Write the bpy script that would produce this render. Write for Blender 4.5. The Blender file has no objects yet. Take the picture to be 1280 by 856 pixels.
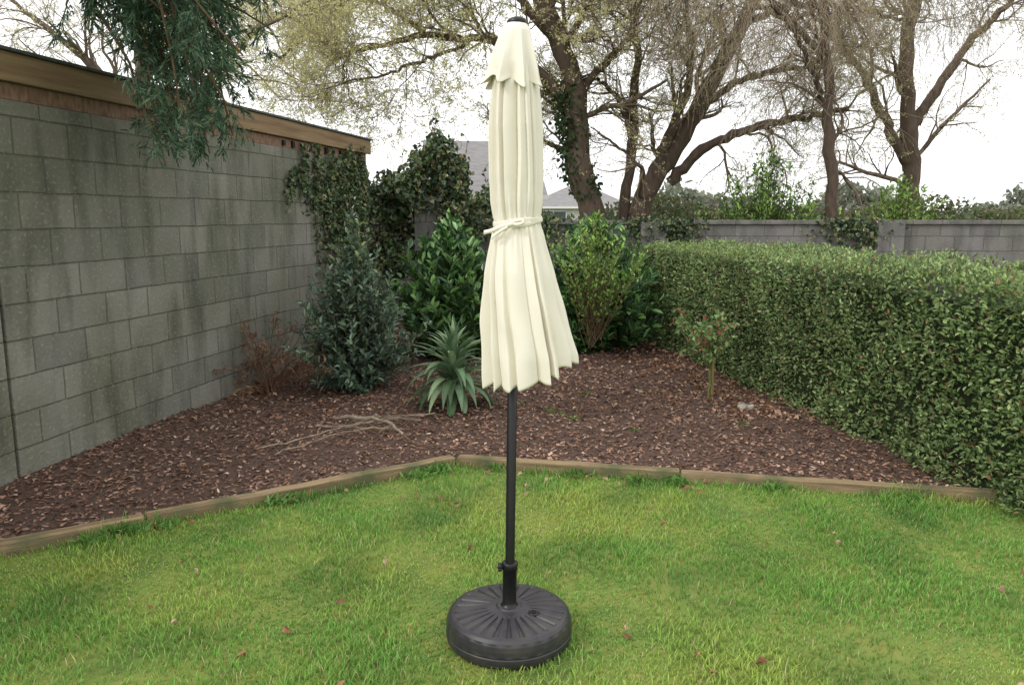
import bpy, math
import numpy as np
from mathutils import Vector
rng = np.random.default_rng(7)
scene = bpy.context.scene

# ------------------------------------------------------------------ helpers
def L(r, g, b):
    f = lambda c: (c/255/12.92) if c/255 <= .04045 else ((c/255+.055)/1.055)**2.4
    return np.array([f(r), f(g), f(b)])

def norm(v):
    return v/np.maximum(np.linalg.norm(v, axis=-1, keepdims=True), 1e-9)

def wav(x, y, sc, seed):
    r = np.random.default_rng(seed); o = 0
    for i in range(7):
        a = r.uniform(0, 6.28); f = sc*r.uniform(.6, 1.9); p = r.uniform(0, 6.28)
        o = o+np.sin((x*np.cos(a)+y*np.sin(a))*f+p)
    return o/3.0

def build(name, V, quads=None, tris=None, col=None, mat=None, smooth=False, parent=None):
    me = bpy.data.meshes.new(name)
    V = np.asarray(V, dtype=np.float32).reshape(-1, 3)
    q = np.zeros((0, 4), np.int32) if quads is None else np.asarray(quads, np.int32).reshape(-1, 4)
    t = np.zeros((0, 3), np.int32) if tris is None else np.asarray(tris, np.int32).reshape(-1, 3)
    me.vertices.add(len(V)); me.vertices.foreach_set('co', V.ravel())
    lp = np.concatenate([q.ravel(), t.ravel()])
    me.loops.add(len(lp)); me.loops.foreach_set('vertex_index', lp)
    tot = np.concatenate([np.full(len(q), 4), np.full(len(t), 3)]).astype(np.int32)
    st = np.concatenate([[0], np.cumsum(tot)[:-1]]).astype(np.int32)
    me.polygons.add(len(tot)); me.polygons.foreach_set('loop_start', st)
    me.polygons.foreach_set('loop_total', tot)
    me.polygons.foreach_set('use_smooth', np.full(len(tot), smooth))
    me.update(calc_edges=True)
    if col is not None:
        a = me.color_attributes.new('Col', 'FLOAT_COLOR', 'POINT')
        c = np.ones((len(V), 4), np.float32); c[:, :3] = col
        a.data.foreach_set('color', c.ravel())
    ob = bpy.data.objects.new(name, me); scene.collection.objects.link(ob)
    if mat: me.materials.append(mat)
    if parent: ob.parent = parent
    return ob

class Acc:
    def __init__(s): s.V=[]; s.Q=[]; s.T=[]; s.C=[]; s.n=0
    def add(s, V, Q=None, T=None, C=None):
        V = np.asarray(V, float).reshape(-1, 3)
        if Q is not None and len(Q): s.Q.append(np.asarray(Q).reshape(-1, 4)+s.n)
        if T is not None and len(T): s.T.append(np.asarray(T).reshape(-1, 3)+s.n)
        if C is None: C = np.ones(3)
        s.C.append(np.broadcast_to(C, V.shape)); s.V.append(V); s.n += len(V)
    def make(s, name, mat, smooth=False, parent=None):
        return build(name, np.concatenate(s.V), np.concatenate(s.Q) if s.Q else None,
                     np.concatenate(s.T) if s.T else None, np.concatenate(s.C), mat, smooth, parent)

def empty(name, loc=(0, 0, 0)):
    e = bpy.data.objects.new(name, None); e.location = loc; e.empty_display_size = .1
    scene.collection.objects.link(e); return e

def leaves(acc, P, D, Ln, W, col, fold=.15, droop=.15, Nrm=None, wide=.35):
    n = len(P); D = norm(D)
    if Nrm is None: Nrm = rng.normal(size=(n, 3))+[0, 0, 1.2]
    S = norm(np.cross(D, Nrm)); N = np.cross(S, D)
    Ln = np.broadcast_to(Ln, n)[:, None]; W = np.broadcast_to(W, n)[:, None]
    def pt(u, v, w): return P+D*Ln*u+S*W*v+N*(W*w)
    vs = np.stack([pt(0, 0, 0), pt(wide, .5, fold), pt(.72, .4, fold-droop*.3), pt(1, 0, -droop*2),
                   pt(.72, -.4, fold-droop*.3), pt(wide, -.5, fold)], 1)
    b = np.arange(n)[:, None]*6
    Q = np.concatenate([b+[0, 1, 2, 3], b+[0, 3, 4, 5]])
    C = np.repeat(col, 6, 0) if np.ndim(col) == 2 else np.broadcast_to(col, (n*6, 3))
    acc.add(vs.reshape(-1, 3), Q, None, C)

def tubes(acc, P, R, sides, col=None, rough=0):
    n, k = P.shape[:2]
    T = norm(np.gradient(P, axis=1))
    m = norm(P[:, -1]-P[:, 0]); ref = np.where(np.abs(m[:, 2:3]) > .75, [[1., 0, 0]], [[0, 0, 1.]])[:, None, :]
    U = norm(np.cross(T, np.broadcast_to(ref, T.shape))); W = np.cross(T, U)
    a = np.linspace(0, 2*np.pi, sides, endpoint=False)
    RR = R[:, :, None]*np.ones(sides)
    if rough: RR = RR*(1+rough*rng.normal(size=RR.shape))
    V = P[:, :, None]+RR[..., None]*(np.cos(a)[:, None]*U[:, :, None]+np.sin(a)[:, None]*W[:, :, None])
    i = np.arange(n)[:, None, None]*k*sides+np.arange(k-1)[None, :, None]*sides
    j = np.arange(sides)[None, None, :]; j2 = (j+1) % sides
    Q = np.stack([i+j, i+j2, i+sides+j2, i+sides+j], -1)
    C = None
    if col is not None: C = col if np.ndim(col) == 1 else np.repeat(col, k*sides, 0)
    acc.add(V.reshape(-1, 3), Q, None, C)

def spawn(P, R, m, t0, t1, Lg, ang, wob, up, k, rr, taper=.35, rmin=.0, bias=None):
    n, kk = P.shape[:2]
    idx = np.repeat(np.arange(n), m); t = rng.uniform(t0, t1, n*m)*(kk-1)*.999
    i = t.astype(int); f = (t-i)[:, None]
    pos = P[idx, i]*(1-f)+P[idx, i+1]*f; rad = R[idx, i]*(1-f[:, 0])+R[idx, i+1]*f[:, 0]
    T = norm(P[idx, i+1]-P[idx, i])
    pr = norm(np.cross(rng.normal(size=(n*m, 3)), T)); a = np.radians(ang)*rng.uniform(.6, 1.3, n*m)[:, None]
    d = norm(T*np.cos(a)+pr*np.sin(a)+(0 if bias is None else np.array(bias)))
    ln = Lg*rng.uniform(.55, 1.35, n*m)*(1-.35*t/(kk-1)); out = [pos]
    for s in range(k-1):
        d = norm(d+rng.normal(size=d.shape)*wob+np.array([0, 0, up]))
        pos = pos+d*(ln/(k-1))[:, None]; out.append(pos)
    r0 = np.maximum(rad*rr, rmin)
    return np.stack(out, 1), r0[:, None]*np.linspace(1, taper, k)[None]

def limb(pts, r0, r1, k=26, jit=.012):
    p = np.array(pts, float); s = np.r_[0, np.cumsum(np.linalg.norm(np.diff(p, axis=0), axis=1))]
    u = np.linspace(0, s[-1], k); q = np.stack([np.interp(u, s, p[:, c]) for c in range(3)], 1)
    for _ in range(3): q[1:-1] = (q[:-2]+2*q[1:-1]+q[2:])/4
    q[1:-1] += rng.normal(size=(k-2, 3))*jit
    return q[None], np.linspace(r0, r1, k)[None]

def box(acc, c, s, rz=0, C=None, ox=(0, 0)):
    v = np.array([[x, y, z] for z in (-.5, .5) for y in (-.5, .5) for x in (-.5, .5)])*np.array(s)
    ca, sa = math.cos(rz), math.sin(rz)
    v = np.stack([v[:, 0]*ca-v[:, 1]*sa, v[:, 0]*sa+v[:, 1]*ca, v[:, 2]], 1)+np.array(c)
    acc.add(v, [[0, 2, 3, 1], [4, 5, 7, 6], [0, 1, 5, 4], [2, 6, 7, 3], [0, 4, 6, 2], [1, 3, 7, 5]], None, C)

def bevel(ob, w, seg=2):
    m = ob.modifiers.new('bevel', 'BEVEL'); m.width = w; m.segments = seg

# ------------------------------------------------------------------ materials
def mat(name, c1=(.5, .5, .5), c2=None, scale=10, rough=.6, bump=0, bscale=None, attr=False, transl=0,
        spec=.5, stretch=(1, 1, 1), c3=None, s3=2, var=.25, bdist=.01, gain=1.0):
    m = bpy.data.materials.new(name); m.use_nodes = True; nt = m.node_tree; N = nt.nodes; K = nt.links
    b = N['Principled BSDF']; b.inputs['Roughness'].default_value = rough
    b.inputs['Specular IOR Level'].default_value = spec
    tc = N.new('ShaderNodeTexCoord'); mp = N.new('ShaderNodeMapping'); mp.inputs['Scale'].default_value = stretch
    K.new(tc.outputs['Object'], mp.inputs['Vector'])
    ns = N.new('ShaderNodeTexNoise'); ns.inputs['Scale'].default_value = scale; ns.inputs['Detail'].default_value = 2 if attr else 5
    K.new(mp.outputs[0], ns.inputs['Vector'])
    mx = N.new('ShaderNodeMix'); mx.data_type = 'RGBA'
    if attr:
        at = N.new('ShaderNodeAttribute'); at.attribute_name = 'Col'
        mx.blend_type = 'MULTIPLY'; mx.inputs[0].default_value = 1
        rp = N.new('ShaderNodeMapRange'); rp.inputs['To Min'].default_value = gain*(1-var*1.6); rp.inputs['To Max'].default_value = gain*(1+var*1.6)
        K.new(ns.outputs['Fac'], rp.inputs['Value'])
        K.new(at.outputs['Color'], mx.inputs[6]); K.new(rp.outputs[0], mx.inputs[7])
    else:
        rp = N.new('ShaderNodeMapRange'); rp.inputs['From Min'].default_value = .32; rp.inputs['From Max'].default_value = .68
        K.new(ns.outputs['Fac'], rp.inputs['Value']); K.new(rp.outputs[0], mx.inputs[0])
        mx.inputs[6].default_value = (*c1, 1); mx.inputs[7].default_value = (*(c2 if c2 is not None else c1), 1)
    out = mx.outputs[2]
    if c3 is not None:
        n3 = N.new('ShaderNodeTexNoise'); n3.inputs['Scale'].default_value = s3; n3.inputs['Detail'].default_value = 5
        K.new(tc.outputs['Object'], n3.inputs['Vector'])
        r3 = N.new('ShaderNodeMapRange'); r3.inputs['From Min'].default_value = .48; r3.inputs['From Max'].default_value = .66
        K.new(n3.outputs['Fac'], r3.inputs['Value'])
        m3 = N.new('ShaderNodeMix'); m3.data_type = 'RGBA'; m3.inputs[7].default_value = (*c3, 1)
        K.new(r3.outputs[0], m3.inputs[0]); K.new(out, m3.inputs[6]); out = m3.outputs[2]
    K.new(out, b.inputs['Base Color'])
    if bump:
        nb = N.new('ShaderNodeTexNoise'); nb.inputs['Scale'].default_value = bscale or scale*2; nb.inputs['Detail'].default_value = 5
        K.new(mp.outputs[0], nb.inputs['Vector'])
        bp = N.new('ShaderNodeBump'); bp.inputs['Strength'].default_value = bump; bp.inputs['Distance'].default_value = bdist
        K.new(nb.outputs['Fac'], bp.inputs['Height']); K.new(bp.outputs[0], b.inputs['Normal'])
    if transl:
        tr = N.new('ShaderNodeBsdfTranslucent'); K.new(out, tr.inputs['Color'])
        ms = N.new('ShaderNodeMixShader'); ms.inputs[0].default_value = transl
        K.new(b.outputs[0], ms.inputs[1]); K.new(tr.outputs[0], ms.inputs[2])
        K.new(ms.outputs[0], N['Material Output'].inputs['Surface'])
    return m

def block_mat(name, a, b_, mortar, algae, dark):
    m = bpy.data.materials.new(name); m.use_nodes = True; nt = m.node_tree; N = nt.nodes; K = nt.links
    b = N['Principled BSDF']; b.inputs['Roughness'].default_value = .9; b.inputs['Specular IOR Level'].default_value = .2
    tc = N.new('ShaderNodeTexCoord'); sp = N.new('ShaderNodeSeparateXYZ'); cb = N.new('ShaderNodeCombineXYZ')
    K.new(tc.outputs['Object'], sp.inputs[0]); K.new(sp.outputs[0], cb.inputs[0]); K.new(sp.outputs[2], cb.inputs[1])
    nw = N.new('ShaderNodeTexNoise'); nw.inputs['Scale'].default_value = 3
    K.new(tc.outputs['Object'], nw.inputs['Vector'])
    ad = N.new('ShaderNodeVectorMath'); ad.operation = 'MULTIPLY_ADD'; ad.inputs[1].default_value = (.02, .02, .0)
    K.new(nw.outputs['Color'], ad.inputs[0]); K.new(cb.outputs[0], ad.inputs[2])
    br = N.new('ShaderNodeTexBrick'); br.inputs['Scale'].default_value = 1
    br.inputs['Brick Width'].default_value = .45; br.inputs['Row Height'].default_value = .225
    br.inputs['Mortar Size'].default_value = .007; br.inputs['Mortar Smooth'].default_value = .6
    br.inputs['Color1'].default_value = (*a, 1); br.inputs['Color2'].default_value = (*b_, 1); br.inputs['Mortar'].default_value = (*mortar, 1)
    K.new(ad.outputs[0], br.inputs['Vector'])
    out = br.outputs['Color']
    for sc, col, lo, hi, st, mxv in ((1.3, algae, .4, .7, (1, 1, 1), .75), (3.2, dark, .46, .72, (1.8, 1, .45), .7), (40, a*1.35, .55, .8, (1, 1, 1), .7)):
        mp = N.new('ShaderNodeMapping'); mp.inputs['Scale'].default_value = st
        n = N.new('ShaderNodeTexNoise'); n.inputs['Scale'].default_value = sc; n.inputs['Detail'].default_value = 8
        K.new(tc.outputs['Object'], mp.inputs[0]); K.new(mp.outputs[0], n.inputs['Vector'])
        r = N.new('ShaderNodeMapRange'); r.inputs['From Min'].default_value = lo; r.inputs['From Max'].default_value = hi; r.inputs['To Max'].default_value = mxv
        K.new(n.outputs['Fac'], r.inputs['Value'])
        mx = N.new('ShaderNodeMix'); mx.data_type = 'RGBA'; mx.inputs[7].default_value = (*col, 1)
        K.new(r.outputs[0], mx.inputs[0]); K.new(out, mx.inputs[6]); out = mx.outputs[2]
    K.new(out, b.inputs['Base Color'])
    nb = N.new('ShaderNodeTexNoise'); nb.inputs['Scale'].default_value = 45; nb.inputs['Detail'].default_value = 8
    K.new(tc.outputs['Object'], nb.inputs['Vector'])
    ma = N.new('ShaderNodeMath'); ma.operation = 'MULTIPLY_ADD'; ma.inputs[1].default_value = -1.2
    K.new(br.outputs['Fac'], ma.inputs[0]); K.new(nb.outputs['Fac'], ma.inputs[2])
    bp = N.new('ShaderNodeBump'); bp.inputs['Strength'].default_value = .8; bp.inputs['Distance'].default_value = .008
    K.new(ma.outputs[0], bp.inputs['Height']); K.new(bp.outputs[0], b.inputs['Normal'])
    return m

M_leaf = mat('leaf', attr=True, rough=.45, transl=.30, scale=30, var=.15, spec=.4, gain=1.15)
M_gloss = mat('glossy_leaf', attr=True, rough=.34, transl=.18, scale=20, var=.15, spec=.55, gain=1.25)
M_grass = mat('grass_blades', attr=True, rough=.5, transl=.38, scale=6, var=.12, spec=.3, gain=1.05)
M_bark = mat('bark', attr=True, rough=.9, scale=14, var=.4, bump=.8, bscale=22, stretch=(1, 1, .35), spec=.2, bdist=.03)
M_chip = mat('bark_chips', attr=True, rough=.85, scale=60, var=.25, spec=.25)
M_block = block_mat('concrete_block', L(142, 140, 130), L(120, 120, 112), L(100, 100, 92), L(98, 102, 80), L(74, 76, 64))
M_block2 = block_mat('grey_concrete_block', L(134, 131, 128), L(118, 115, 113), L(92, 90, 88), L(100, 101, 88), L(78, 78, 76))
M_timber = mat('weathered_timber', L(160, 140, 108), L(116, 98, 76), 9, .8, .6, 60, stretch=(.25, 4, 4), c3=L(100, 100, 72), s3=5, spec=.2)
M_fascia = mat('fascia_timber', L(150, 128, 96), L(120, 96, 72), 8, .7, .3, 40, stretch=(.2, 3, 3), spec=.3)
M_cloth = mat('cream_canvas', (.90, .86, .745), (.87, .825, .70), 5, .9, .10, 420, transl=.14, spec=.1, bdist=.002)
M_pole = mat('black_powder_coat', (.008, .008, .009), (.012, .012, .013), 40, .38, .05, 200, spec=.4)
M_plas = mat('dark_grey_plastic', (.024, .022, .026), (.036, .033, .038), 25, .42, .18, 500, c3=(.045, .041, .04), s3=9, bdist=.002)
M_stone = mat('pale_stone', L(170, 166, 158), L(120, 118, 110), 12, .9, .8, 20)

# ------------------------------------------------------------------ ground
mg = mat('field_grass', L(98, 112, 62), L(80, 98, 50), 1.5, .95, .5, 30)
build('ground', [[-400, -300, -.03], [400, -300, -.03], [400, 500, -.03], [-400, 500, -.03]], [[0, 1, 2, 3]], mat=mg)

def edgeY(x):   # lawn side line of the timber edging
    return np.where(x < -.37, 4.95+.6435*(x+.37), 4.95-.206*(x+.37))

def sheet(name, x0, x1, nx, fy0, fy1, ny, zf, m):
    xs = np.linspace(x0, x1, nx); v = np.linspace(0, 1, ny)
    X, W = np.meshgrid(xs, v, indexing='ij'); Y = fy0(X)*(1-W)+fy1(X)*W
    Z = zf(X, Y); V = np.stack([X, Y, Z], -1).reshape(-1, 3)
    i = np.arange(nx-1)[:, None]*ny; j = np.arange(ny-1)[None]
    Q = np.stack([i+j, i+ny+j, i+ny+j+1, i+j+1], -1)
    return build(name, V, Q, mat=m, smooth=True)
zl = lambda x, y: .004*wav(x, y, 5, 3)+.002
zb = lambda x, y: .035+.014*wav(x, y, 3, 5)+.008*wav(x, y, 14, 6)
m_lawn = mat('lawn_turf', L(104, 126, 54), L(128, 132, 62), 7, .95, .8, 90, c3=L(84, 106, 44), s3=3)
lawn = sheet('lawn', -9, 9, 160, lambda x: x*0-3, lambda x: edgeY(x)+.03, 120, zl, m_lawn)
m_mulch = mat('mulch_soil', L(96, 72, 60), L(62, 48, 40), 40, .95, .9, 120)
bed = sheet('mulch_bed', -9, 9, 200, lambda x: edgeY(x)+.05, lambda x: x*0+11.95, 140, zb, m_mulch)

# grass blades
n = 270000
x = rng.uniform(-4.0, 4.0, n); y = rng.uniform(1.85, 5.05, n)
k = (y < edgeY(x)-.005) & (((x+.012)**2+(y-2.86)**2) > .235**2) & (np.abs(x) < .70*y+.15)
x = x[k]; y = y[k]; n = len(x)
den = wav(x, y, 6, 31); k = rng.uniform(size=n) < np.clip(.84+.35*den, .35, 1); x = x[k]; y = y[k]; n = len(x)
patch = wav(x, y, 2.4, 11); patch2 = wav(x, y, 8, 12); patch3 = wav(x, y, 4.5, 19); near = np.clip(1-(edgeY(x)-y)/.07, 0, 1)
h = rng.uniform(.014, .036, n)*np.clip(1+.40*wav(x, y, 5.5, 15), .45, 1.8)*(1+near*1.6*np.clip(wav(x, y, 8, 77)+.4, 0, 1))
a = rng.uniform(0, 6.28, n)+.8*wav(x, y, 3, 90); lean = rng.uniform(.15, 1.2, n)*h; w = rng.uniform(.0012, .0026, n)
dx = np.cos(a); dy = np.sin(a); z0 = zl(x, y)-.001
base = np.stack([x, y, z0], 1); S = np.stack([-dy, dx, 0*x], 1)*w[:, None]; D = np.stack([dx, dy, 0*x], 1)
up = np.array([0, 0, 1.])
mid = base+D*(lean*.35)[:, None]+up*(h*.6)[:, None]; tip = base+D*lean[:, None]+up*h[:, None]
V = np.stack([base-S, base+S, mid+S*.8, mid-S*.8, tip], 1).reshape(-1, 3)
b = np.arange(n)[:, None]*5
g1 = L(102, 152, 66); g2 = L(144, 188, 92); g3 = L(188, 198, 100); g4 = L(188, 176, 130); g5 = L(86, 132, 64)
u = rng.uniform(size=n)[:, None]; c = g1*(1-u)+g2*u
py = np.clip(.14+.75*patch+.40*patch2, 0, .9)[:, None]*rng.uniform(.4, 1, n)[:, None]
c = c*(1-py)+g3*py
pd = np.clip(.8*patch3-.25, 0, .6)[:, None]; c = c*(1-pd)+g5*pd
dead = (rng.uniform(size=n) < .07)[:, None]; c = np.where(dead, g4, c)
c = c*rng.uniform(.8, 1.2, n)[:, None]
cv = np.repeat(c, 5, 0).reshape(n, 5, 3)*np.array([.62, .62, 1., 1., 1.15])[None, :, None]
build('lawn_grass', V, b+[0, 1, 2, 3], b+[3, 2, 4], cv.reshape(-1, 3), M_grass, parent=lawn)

# bark chips
n = 95000
x = rng.uniform(-5, 5, n); y = rng.uniform(3.4, 11.5, n)
k = (y > edgeY(x)+.10) & (np.abs(x) < .72*y+.4) & (rng.uniform(size=n) < np.clip(9/y-.35, .25, 1)); x = x[k]; y = y[k]; n = len(x)
acc = Acc()
P = np.stack([x, y, zb(x, y)+rng.uniform(.0, .012, n)], 1); a = rng.uniform(0, 6.28, n)
D = np.stack([np.cos(a), np.sin(a), rng.normal(0, .25, n)], 1)
pal = np.array([L(146, 114, 96), L(122, 92, 78), L(94, 72, 60), L(168, 138, 118), L(76, 58, 50), L(134, 104, 80), L(192, 170, 150)])
ci = rng.choice(7, n, p=[.26, .24, .17, .12, .1, .08, .03])
leaves(acc, P, D, rng.uniform(.018, .05, n), rng.uniform(.008, .02, n), pal[ci]*(rng.uniform(.8, 1.15, n)*(1+.18*wav(x, y, 2, 61)))[:, None], fold=.1, droop=.1,
       Nrm=rng.normal(size=(n, 3))*.35+[0, 0, 1], wide=.2)
acc.make('bark_mulch_chips', M_chip, parent=bed)
# leaf litter
acc = Acc(); n = 1500
x = rng.uniform(-2.6, 3.2, n); y = 11-5*rng.uniform(size=n)**1.6*1.0
m1 = rng.uniform(size=n) < .35
x = np.where(m1, 2.1-(y-6.7)*.16+rng.normal(0, .25, n)-.05, x); y = np.where(m1 & (y < 5.6), 7, y)
P = np.stack([x, y, zb(x, y)+.015], 1); a = rng.uniform(0, 6.28, n)
D = np.stack([np.cos(a), np.sin(a), rng.normal(0, .3, n)], 1)
pal2 = np.array([L(148, 110, 84), L(162, 130, 108), L(120, 86, 62), L(178, 152, 128)])
leaves(acc, P, D, rng.uniform(.035, .075, n), rng.uniform(.025, .045, n), pal2[rng.integers(0, 4, n)], fold=.3, droop=.3, Nrm=rng.normal(size=(n, 3))*.5+[0, 0, 1])
n = 60; x = rng.uniform(-2.3, 2.5, n); y = rng.uniform(2.3, 4.7, n); y = np.minimum(y, edgeY(x)-.1)
x[:14] = rng.uniform(-.3, 1.2, 14); y[:14] = edgeY(x[:14])-rng.uniform(.03, .25, 14)
P = np.stack([x, y, x*0+.034], 1); a = rng.uniform(0, 6.28, n); D = np.stack([np.cos(a), np.sin(a), rng.normal(0, .4, n)], 1)
leaves(acc, P, D, rng.uniform(.022, .048, n), rng.uniform(.016, .03, n), pal2[rng.integers(0, 4, n)], fold=.35, droop=.4)
acc.make('fallen_leaves', M_chip)

# ------------------------------------------------------------------ timber edging
te = empty('timber_edging')
def board(p0, p1, nm, h=.075, w=.075):
    p0 = np.array(p0); p1 = np.array(p1); d = p1-p0; ln = np.hypot(*d); a = Acc(); nseg = 14
    xs = np.linspace(-ln/2+.003, ln/2-.003, nseg); hz = h+rng.normal(0, .0016, nseg)
    V = []
    for i, xx in enumerate(xs):
        V += [[xx, -w/2, -.05], [xx, w/2, -.05], [xx, w/2, hz[i]], [xx, -w/2, hz[i]]]
    Q = [[4*i+j, 4*i+(j+1) % 4, 4*i+4+(j+1) % 4, 4*i+4+j] for i in range(nseg-1) for j in range(4)]
    Q += [[3, 2, 1, 0], [4*nseg-4, 4*nseg-3, 4*nseg-2, 4*nseg-1]]
    a.add(V, Q); o = a.make(nm, M_timber, parent=te)
    nrm = np.array([-d[1], d[0]])/ln
    o.location = (*((p0+p1)/2+nrm*w/2), 0); o.rotation_euler = (0, 0, math.atan2(d[1], d[0])); bevel(o, .007)
ey = lambda x: (x, float(edgeY(np.array(x))))
board(ey(-1.95), ey(-.372), 'board_1'); board(ey(-3.9), ey(-1.955), 'board_2', .071)
board(ey(-.368), ey(1.05), 'board_3'); board(ey(1.055), ey(3.2), 'board_4', .069); board(ey(3.205), ey(6), 'board_5')

# ------------------------------------------------------------------ walls & outbuilding
ux = np.array([.2022, .9793]); wa = math.atan2(ux[1], ux[0])
def wall(nm, c, s, rz, m, parent=None):
    a = Acc()
    box(a, (0, 0, s[2]/2), s); o = a.make(nm, m, parent=parent); o.location = (c[0], c[1], c[2]); o.rotation_euler = (0, 0, rz); bevel(o, .008); return o
ob_ = empty('garden_outbuilding')
def on(t, off=0, z=0):   # t = distance along face from (-2.54,7.2), off = to the left (behind)
    return (-2.54+ux[0]*t-ux[1]*off, 7.2+ux[1]*t+ux[0]*off, z)
wall('side_wall', on(.3, .1), (5.8, .2, 2.34), wa, M_block, ob_)
wall('end_wall', on(3.1, 1.6), (.2, 2.79, 2.34), wa, M_block, ob_)
wall('front_end_wall', on(-2.5, 1.6), (.2, 2.79, 2.34), wa, M_block, ob_)
a = Acc(); box(a, (0, 0, 0), (5.86, .03, .10)); o = a.make('lower_board', mat('red_board', L(144, 118, 96), L(108, 80, 64), 14, .8, .3, stretch=(3, 1, 1)), parent=ob_)
o.location = on(.3, .03, 2.392); o.rotation_euler = (0, 0, wa); bevel(o, .004)
a = Acc(); box(a, (0, 0, 0), (6.0, .035, .17)); o = a.make('fascia', M_fascia, parent=ob_)
o.location = on(.3, -.01, 2.53); o.rotation_euler = (0, 0, wa); bevel(o, .004)
a = Acc(); box(a, (0, 0, 0), (6.1, .035, .17)); o = a.make('rear_fascia', M_fascia, parent=ob_)
o.location = on(3.25, 1.5, 2.53); o.scale = (.5, 1, 1); o.rotation_euler = (0, 0, wa+math.pi/2); bevel(o, .004)
a = Acc(); box(a, (0, 0, 0), (6.08, 3.2, .022)); o = a.make('felt_roof', mat('roof_felt', L(96, 98, 98), L(70, 72, 72), 20, .9, .5), parent=ob_)
o.location = on(.3, 1.555, 2.63); o.rotation_euler = (0, 0, wa); bevel(o, .005)
a = Acc()
for i in range(9):
    p = on(1.0+i*.2, .0, 2.39); box(a, (p[0], p[1], p[2]), (.05, .02, .05+.02*(i % 2)), wa)
a.make('board_brackets', M_pole, parent=ob_)

wall('block_wall', on(-5.0, .1), (4.75, .2, 1.85), wa, M_block)
bw = empty('block_wall')
wall('blocks', (3.2, 12.1, 0), (11.5, .2, 1.52), 0, M_block2, bw)
wall('coping', (3.2, 12.1, 1.522), (11.6, .27, .065), 0, M_block2, bw)
for i in range(2): wall('pier_%d' % (i+1), (2.15+i*3.6, 11.93, 0), (.4, .14, 1.56), 0, M_block2, bw)
bp_ = empty('block_pillar')
wall('shaft', (-1.18, 10.9, 0), (.34, .34, 1.84), .1, M_block2, bp_); wall('cap', (-1.18, 10.9, 1.842), (.42, .42, .06), .1, M_block2, bp_)

# ------------------------------------------------------------------ patio umbrella
um = empty('patio_umbrella')
ax = lambda z: -.012+(.030)*(z/2.33)        # slightly leaning pole
def poletube(nm, z0, z1, r, m, sides=32, prof=None):
    a = Acc(); zz = [z0, z1] if prof is None else [p[0] for p in prof]; rr = [r, r] if prof is None else [p[1] for p in prof]
    n0 = len(zz)
    an = np.linspace(0, 2*np.pi, sides, endpoint=False); V = []
    for z, q in zip(zz, rr): V += [[ax(z)+q*math.cos(t), 2.86+q*math.sin(t), z] for t in an]
    Q = [[i*sides+j, i*sides+(j+1) % sides, (i+1)*sides+(j+1) % sides, (i+1)*sides+j] for i in range(n0-1) for j in range(sides)]
    V += [[ax(zz[-1]), 2.86, zz[-1]]]; c = len(V)-1
    T = [[(n0-1)*sides+j, (n0-1)*sides+(j+1) % sides, c] for j in range(sides)]
    a.add(V, Q, T); o = a.make(nm, m, True, um); return o
poletube('pole', .13, 2.31, .0185, M_pole)
poletube('sleeve', 0, 0, 0, M_pole, prof=[(.12, .05), (.132, .049), (.14, .031), (.15, .0275), (.285, .0275), (.287, .031), (.312, .031), (.316, .028), (.316, .019)])
poletube('finial_cap', 0, 0, 0, M_pole, prof=[(2.305, .030), (2.312, .036), (2.322, .036), (2.33, .028), (2.336, .012), (2.338, .001)])
# clamp knob
a = Acc()
P = np.array([[-.03, 2.855, .298], [-.047, 2.85, .298]])[None]+[ax(.3)+.012, 0, 0]; tubes(a, P, np.array([[.006, .006]]), 10)
c0 = P[0, 1]
for i in range(5):
    t = i*2*math.pi/5
    p = c0+np.array([0, math.cos(t)*.010, math.sin(t)*.010]); P2 = np.array([p+[.004, 0, 0], p, p-[.008, 0, 0], p-[.012, 0, 0]])[None]
    tubes(a, P2, np.array([[.004, .0085, .0085, .004]]), 10)
P2 = np.array([c0+[.004, 0, 0], c0-[.010, 0, 0], c0-[.014, 0, 0]])[None]; tubes(a, P2, np.array([[.013, .013, .001]]), 14)
a.make('clamp_knob', M_pole, True, um)

NT = 900; NZ = 130
th = np.linspace(0, 2*np.pi, NT, endpoint=False)
# th=0 -> +x (right), th=-pi/2 -> toward camera
def pleats(th, edges, depth, flip, soft, flat):
    """irregular overlapping pleats: each panel rises gently then tucks sharply under its neighbour"""
    K = len(edges); t = np.mod(th-edges[0], 2*np.pi); e0 = np.r_[edges-edges[0], 2*np.pi]
    i = np.clip(np.searchsorted(e0, t, side='right')-1, 0, K-1); w = (e0[i+1]-e0[i]); u = (t-e0[i])/w
    u = np.where(flip[i], 1-u, u)
    rise = np.clip(u/(1-soft), 0, 1); fall = np.clip((1-u)/soft, 0, 1)
    g = (.10+.90*(flat*rise+(1-flat)*np.sin(rise*np.pi/2)))*(fall*fall*(3-2*fall))
    return g, depth[i]*np.clip(w/.45, .5, 1.4), i, u
r5 = np.random.default_rng(31)
E1 = np.sort((np.arange(15)+r5.uniform(-.46, .46, 15))*2*np.pi/15)
D1 = r5.uniform(.2, 1.25, 15); F1 = r5.uniform(size=15) < .45
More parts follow.
